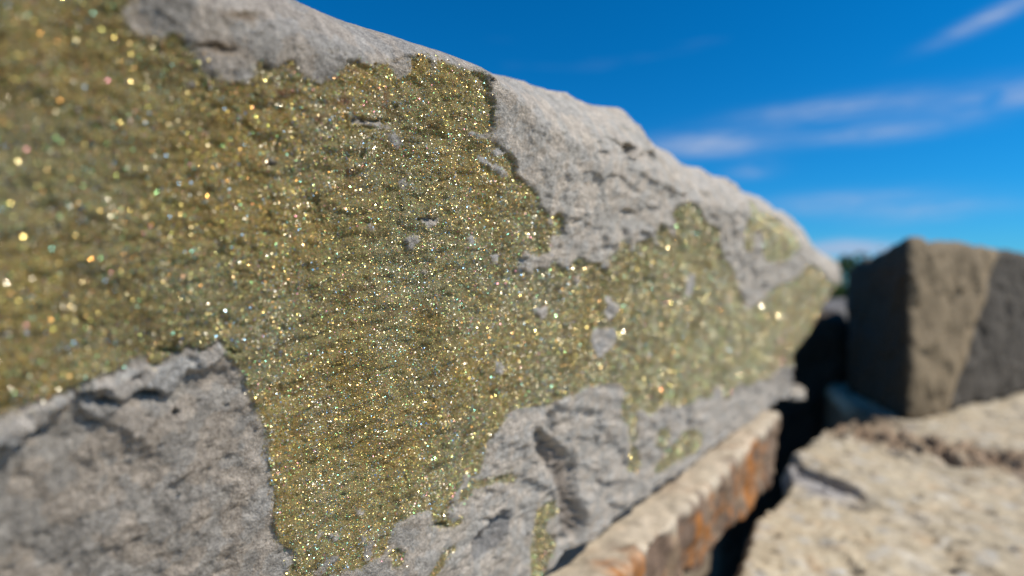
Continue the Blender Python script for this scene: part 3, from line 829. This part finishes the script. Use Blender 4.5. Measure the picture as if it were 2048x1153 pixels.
# ------------------------------------------------------------------ cream slab in the right foreground
SLAB = CAM_Z - 0.462
def build_slab():
    edge = np.array([(-0.66, -0.45), (0.345, 0.906), (0.385, 0.97), (0.425, 1.05), (0.455, 1.10), (0.60, 1.27), (0.655, 1.36), (0.69, 1.46), (0.757, 1.52), (0.955, 1.78), (1.20, 1.90), (1.37, 2.4), (1.56, 2.9)])
    ys = np.concatenate([np.linspace(-0.45, 0.8, 30)[:-1], np.linspace(0.8, 2.4, 330)[:-1], np.linspace(2.4, 2.9, 30)])
    xl = np.interp(ys, edge[:, 1], edge[:, 0])
    xl = xl + 0.012 * fbm(np.stack([ys * 14, 0 * ys, 0 * ys], 1), 4)
    a = np.linspace(0, 1, 330) ** 1.5
    X = xl[:, None] + (3.3 - xl)[:, None] * a[None, :]
    Y = np.repeat(ys[:, None], len(a), 1)
    nr, nc = X.shape
    x, y = X.ravel(), Y.ravel(); e = (X - xl[:, None]).ravel()
    sm = np.stack([x, y, 0 * x], 1)
    wob = 0.03 * fbm(sm * 14, 3) + 0.012 * fbm(sm * 50 + 4, 2)
    # thin plate whose shaded edge looks left
    q1 = x - (0.735 + 0.10 * np.clip(1.30 - y, -1, 1)) + wob * 0.5
    win = sstep(1.17, 1.28, y)
    p1 = 0.024 * sstep(0, 0.012, q1) * win * sstep(0.34, 0.06, q1)
    # rough riser further right
    lx = np.interp(y, [1.2, 1.38, 1.55, 1.72, 1.85], [1.40, 1.30, 1.20, 1.09, 1.03])
    q2 = x - lx + wob * 1.4
    rz = np.exp(-(np.abs(q2 - 0.05) / 0.14) ** 3)
    v1, e1 = cells(sm[:, :2] * 19 + 0.3 * np.stack([fbm(sm * 30, 2), fbm(sm * 30 + 9, 2)], 1)); v2, e2 = cells(sm[:, :2] * 48 + 7)
    p2 = 0.004 * sstep(-0.05, 0.07, q2) + rz * (0.026 * v1 + 0.014 * v2)
    tf = 3.2 * fbm(sm * np.array([5.0, 8.0, 1.0]) + 640, 4); tl = np.floor(tf)
    terr = 0.0065 * (tl + sstep(0.0, 0.16, tf - tl))
    z = p1 + p2 + 0.004 * fbm(sm * 9, 3) + 0.0034 * v1 + 0.0022 * v2 + 0.0018 * fbm(sm * 34 + 77, 4) + terr + 0.002 * fbm(sm * 90, 3)
    holes = np.zeros(len(x))
    for (hx, hy, r1, r2, ang) in ((0.62, 1.03, 0.035, 0.009, -0.5), (0.80, 1.02, 0.02, 0.010, 0), (0.73, 0.95, 0.016, 0.012, 0), (0.98, 1.17, 0.012, 0.012, 0.4),
                                  (1.0, 1.30, 0.016, 0.012, 0), (0.86, 1.0, 0.03, 0.011, -0.3), (0.94, 1.0, 0.04, 0.014, -0.5), (1.05, 1.05, 0.03, 0.012, -0.5),
                                  (0.71, 1.20, 0.03, 0.011, -0.4), (0.68, 1.28, 0.04, 0.012, -0.3), (0.86, 1.22, 0.02, 0.009, 0.2), (0.56, 0.93, 0.014, 0.011, 0), (1.28, 1.55, 0.016, 0.026, 0)):
        c, s_ = math.cos(ang), math.sin(ang); dx, dy = x - hx, y - hy
        q = ((dx * c + dy * s_) / r1) ** 2 + ((-dx * s_ + dy * c) / r2) ** 2
        holes = np.maximum(holes, sstep(1.3, 0.3, q + 0.5 * fbm(sm * 60 + 31, 2)))
    hr = np.random.default_rng(5)
    for k in range(46):
        hx, hy = hr.uniform(0.4, 1.7), hr.uniform(0.85, 1.75)
        r1 = hr.uniform(0.008, 0.028); r2 = r1 * hr.uniform(0.3, 0.7); ang = hr.uniform(-0.9, 0.3)
        c, s_ = math.cos(ang), math.sin(ang); dx, dy = x - hx, y - hy
        near = np.nonzero((np.abs(dx) < 0.06) & (np.abs(dy) < 0.06))[0]
        q = ((dx[near] * c + dy[near] * s_) / r1) ** 2 + ((-dx[near] * s_ + dy[near] * c) / r2) ** 2
        holes[near] = np.maximum(holes[near], 0.8 * sstep(1.3, 0.3, q + 0.5 * fbm(sm[near] * 60 + 31, 2)))
    z = z - 0.016 * holes
    z = z - 0.03 * np.exp(-(e / 0.012) ** 2)
    n1 = fbm(sm * 9 + 60, 4)[:, None]; n2 = fbm(sm * 40 + 5, 4)[:, None]; n3 = fbm(sm * 22 + 90, 3)[:, None]
    cream = np.array([0.46, 0.39, 0.275]) * (1 + 0.16 * n1 + 0.28 * n2)
    cream = lerp(cream, np.array([0.44, 0.44, 0.42]), np.clip(n3 * 2.2 - 0.2, 0, 1) * 0.85)
    cream = lerp(cream, np.array([0.46, 0.33, 0.2]), np.clip(fbm(sm * 15 + 130, 3)[:, None] * 2.0 - 0.25, 0, 1) * 0.8)
    brn = np.array([0.24, 0.165, 0.105]) * (1 + 0.6 * n2 + 0.3 * v1[:, None])
    cream = cream * (1 - 0.30 * np.clip(fbm(sm * 17 + 210, 4)[:, None] * 2.2 - 0.1, 0, 1))
    cream = lerp(cream, np.array([0.62, 0.58, 0.50]), np.clip(fbm(sm * 11 + 310, 3)[:, None] * 2 - 0.3, 0, 1) * 0.6)
    col = lerp(cream, brn, np.clip(rz * (0.95 + 1.6 * n3[:, 0] + 0.6 * n1[:, 0]), 0, 0.94)[:, None])
    gap_shade = (sstep(1.80, 1.92, y + 0.04 * n3[:, 0]) * sstep(1.36, 1.28, x + 0.03 * n1[:, 0]))[:, None]
    col = lerp(col, np.array([0.13, 0.095, 0.06]) * (1 + 0.4 * n2), gap_shade * 0.9)  # block's shadow painted into the slab top as warm near-black
    gl = (np.exp(-((q1 + 0.03) / 0.04) ** 2) * win * (y < 1.52))[:, None]
    col = lerp(col, np.array([0.34, 0.34, 0.36]), np.clip(gl, 0, 0.8))  # painted shade: greyer strip on the low side of the plate's edge
    col = lerp(col, np.array([0.12, 0.10, 0.08]), (holes * 0.6)[:, None])
    V = np.stack([x, y, SLAB + z], 1)
    F = grid_faces(nr, nc)
    ring = np.concatenate([np.arange(nc), np.arange(1, nr) * nc + nc - 1, (nr - 1) * nc + np.arange(nc - 2, -1, -1), np.arange(nr - 2, 0, -1) * nc])
    n = len(ring); Vs, Cs, Fs = [V], [col], [F]
    cen = np.array([1.6, 1.2])
    st = len(V); Vs.append(V[ring]); Cs.append(col[ring])
    for kk, dz in enumerate((0.03, 0.10, 0.25, 0.5, SLAB + 0.02)):
        q = V[ring].copy(); q[:, 2] = np.maximum(q[:, 2] - dz, -0.02)
        d = cen - q[:, :2]; d /= np.linalg.norm(d, axis=1)[:, None]
        q[:, :2] += d * (0.01 + 0.02 * fbm(q * 9, 3)[:, None])
        Vs.append(q); Cs.append(np.tile([0.17, 0.13, 0.09], (n, 1)) * (1 + 0.2 * fbm(q * 30, 2)[:, None]))  # slab sides darkened to brown, shade painted into their colour
        i = np.arange(n); j = (i + 1) % n; A = st + kk * n; B = A + n
        Fs.append(np.stack([A + i, B + i, B + j, A + j], 1))
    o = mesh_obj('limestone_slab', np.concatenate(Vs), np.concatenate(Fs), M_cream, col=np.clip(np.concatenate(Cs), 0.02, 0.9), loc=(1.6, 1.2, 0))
    tag(o, 'pale cream limestone slab, sunlit and pitted, filling the lower right foreground', 'rock')
build_slab()

# ------------------------------------------------------------------ the square block on the slab
def block_cols(V, col, p, Q, N):
    # dark grey heart of the stone behind a tan weathered rind, running down the front on a slant
    fx = (p[:, 0] - 1.36) * 0.86 + (p[:, 1] - 1.95) * 0.5
    hgt = p[:, 2] - (CAM_Z - 0.45)
    line = 0.25 + 0.68 * hgt + 0.02 * fbm(p * 9, 3)
    d = fx - line
    front = sstep(-0.6, -0.95, Q[:, 1])
    g = (sstep(-0.01, 0.03, d) * front)[:, None]
    tan = (np.exp(-((d + 0.035) / 0.035) ** 2) * front)[:, None]
    col = lerp(col, np.array([0.30, 0.225, 0.135]), tan * 0.8)
    col = lerp(col, np.array([0.075, 0.066, 0.055]) * (1 + 0.5 * fbm(p * 12, 4)[:, None]), g * 0.92)
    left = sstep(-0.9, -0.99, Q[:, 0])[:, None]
    col = lerp(col, np.array([0.035, 0.03, 0.022]), left * 0.95)  # shade of the sunless left face painted in near-black
    V = V - N * (0.012 * g)
    return V, col
zb = CAM_Z - 0.455
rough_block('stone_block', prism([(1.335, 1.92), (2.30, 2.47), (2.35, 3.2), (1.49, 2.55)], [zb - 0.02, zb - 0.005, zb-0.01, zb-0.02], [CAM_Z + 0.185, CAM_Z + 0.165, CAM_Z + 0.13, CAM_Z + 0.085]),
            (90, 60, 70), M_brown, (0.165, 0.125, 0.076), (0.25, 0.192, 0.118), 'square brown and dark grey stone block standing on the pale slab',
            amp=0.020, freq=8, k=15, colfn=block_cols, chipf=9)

# ------------------------------------------------------------------ stones in the gap behind
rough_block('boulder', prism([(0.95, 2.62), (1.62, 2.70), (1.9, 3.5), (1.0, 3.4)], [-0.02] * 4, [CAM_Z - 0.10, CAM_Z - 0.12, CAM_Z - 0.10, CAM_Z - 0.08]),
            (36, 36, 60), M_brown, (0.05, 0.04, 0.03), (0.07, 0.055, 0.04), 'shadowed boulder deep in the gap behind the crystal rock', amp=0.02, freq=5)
rough_block('boulder', prism([(2.06, 3.7), (2.6, 3.8), (2.8, 4.5), (2.2, 4.4)], [-0.02] * 4, [CAM_Z - 0.14, CAM_Z - 0.10, CAM_Z - 0.06, CAM_Z - 0.12]),
            (36, 36, 60), M_brown, (0.15, 0.14, 0.13), (0.2, 0.19, 0.175), 'grey boulder glimpsed behind the square block', amp=0.02, freq=5)
rough_block('loose_stone', prism([(0.845, 1.72), (0.905, 1.74), (0.90, 1.80), (0.84, 1.80)], [CAM_Z - 0.345] * 4, [CAM_Z - 0.318, CAM_Z - 0.312, CAM_Z - 0.30, CAM_Z - 0.31]),
            (16, 16, 12), M_cream, (0.46, 0.41, 0.34), (0.54, 0.48, 0.40), 'small pale stone chip at the far foot of the crystal rock', amp=0.006, freq=20, k=6, cat='stone')
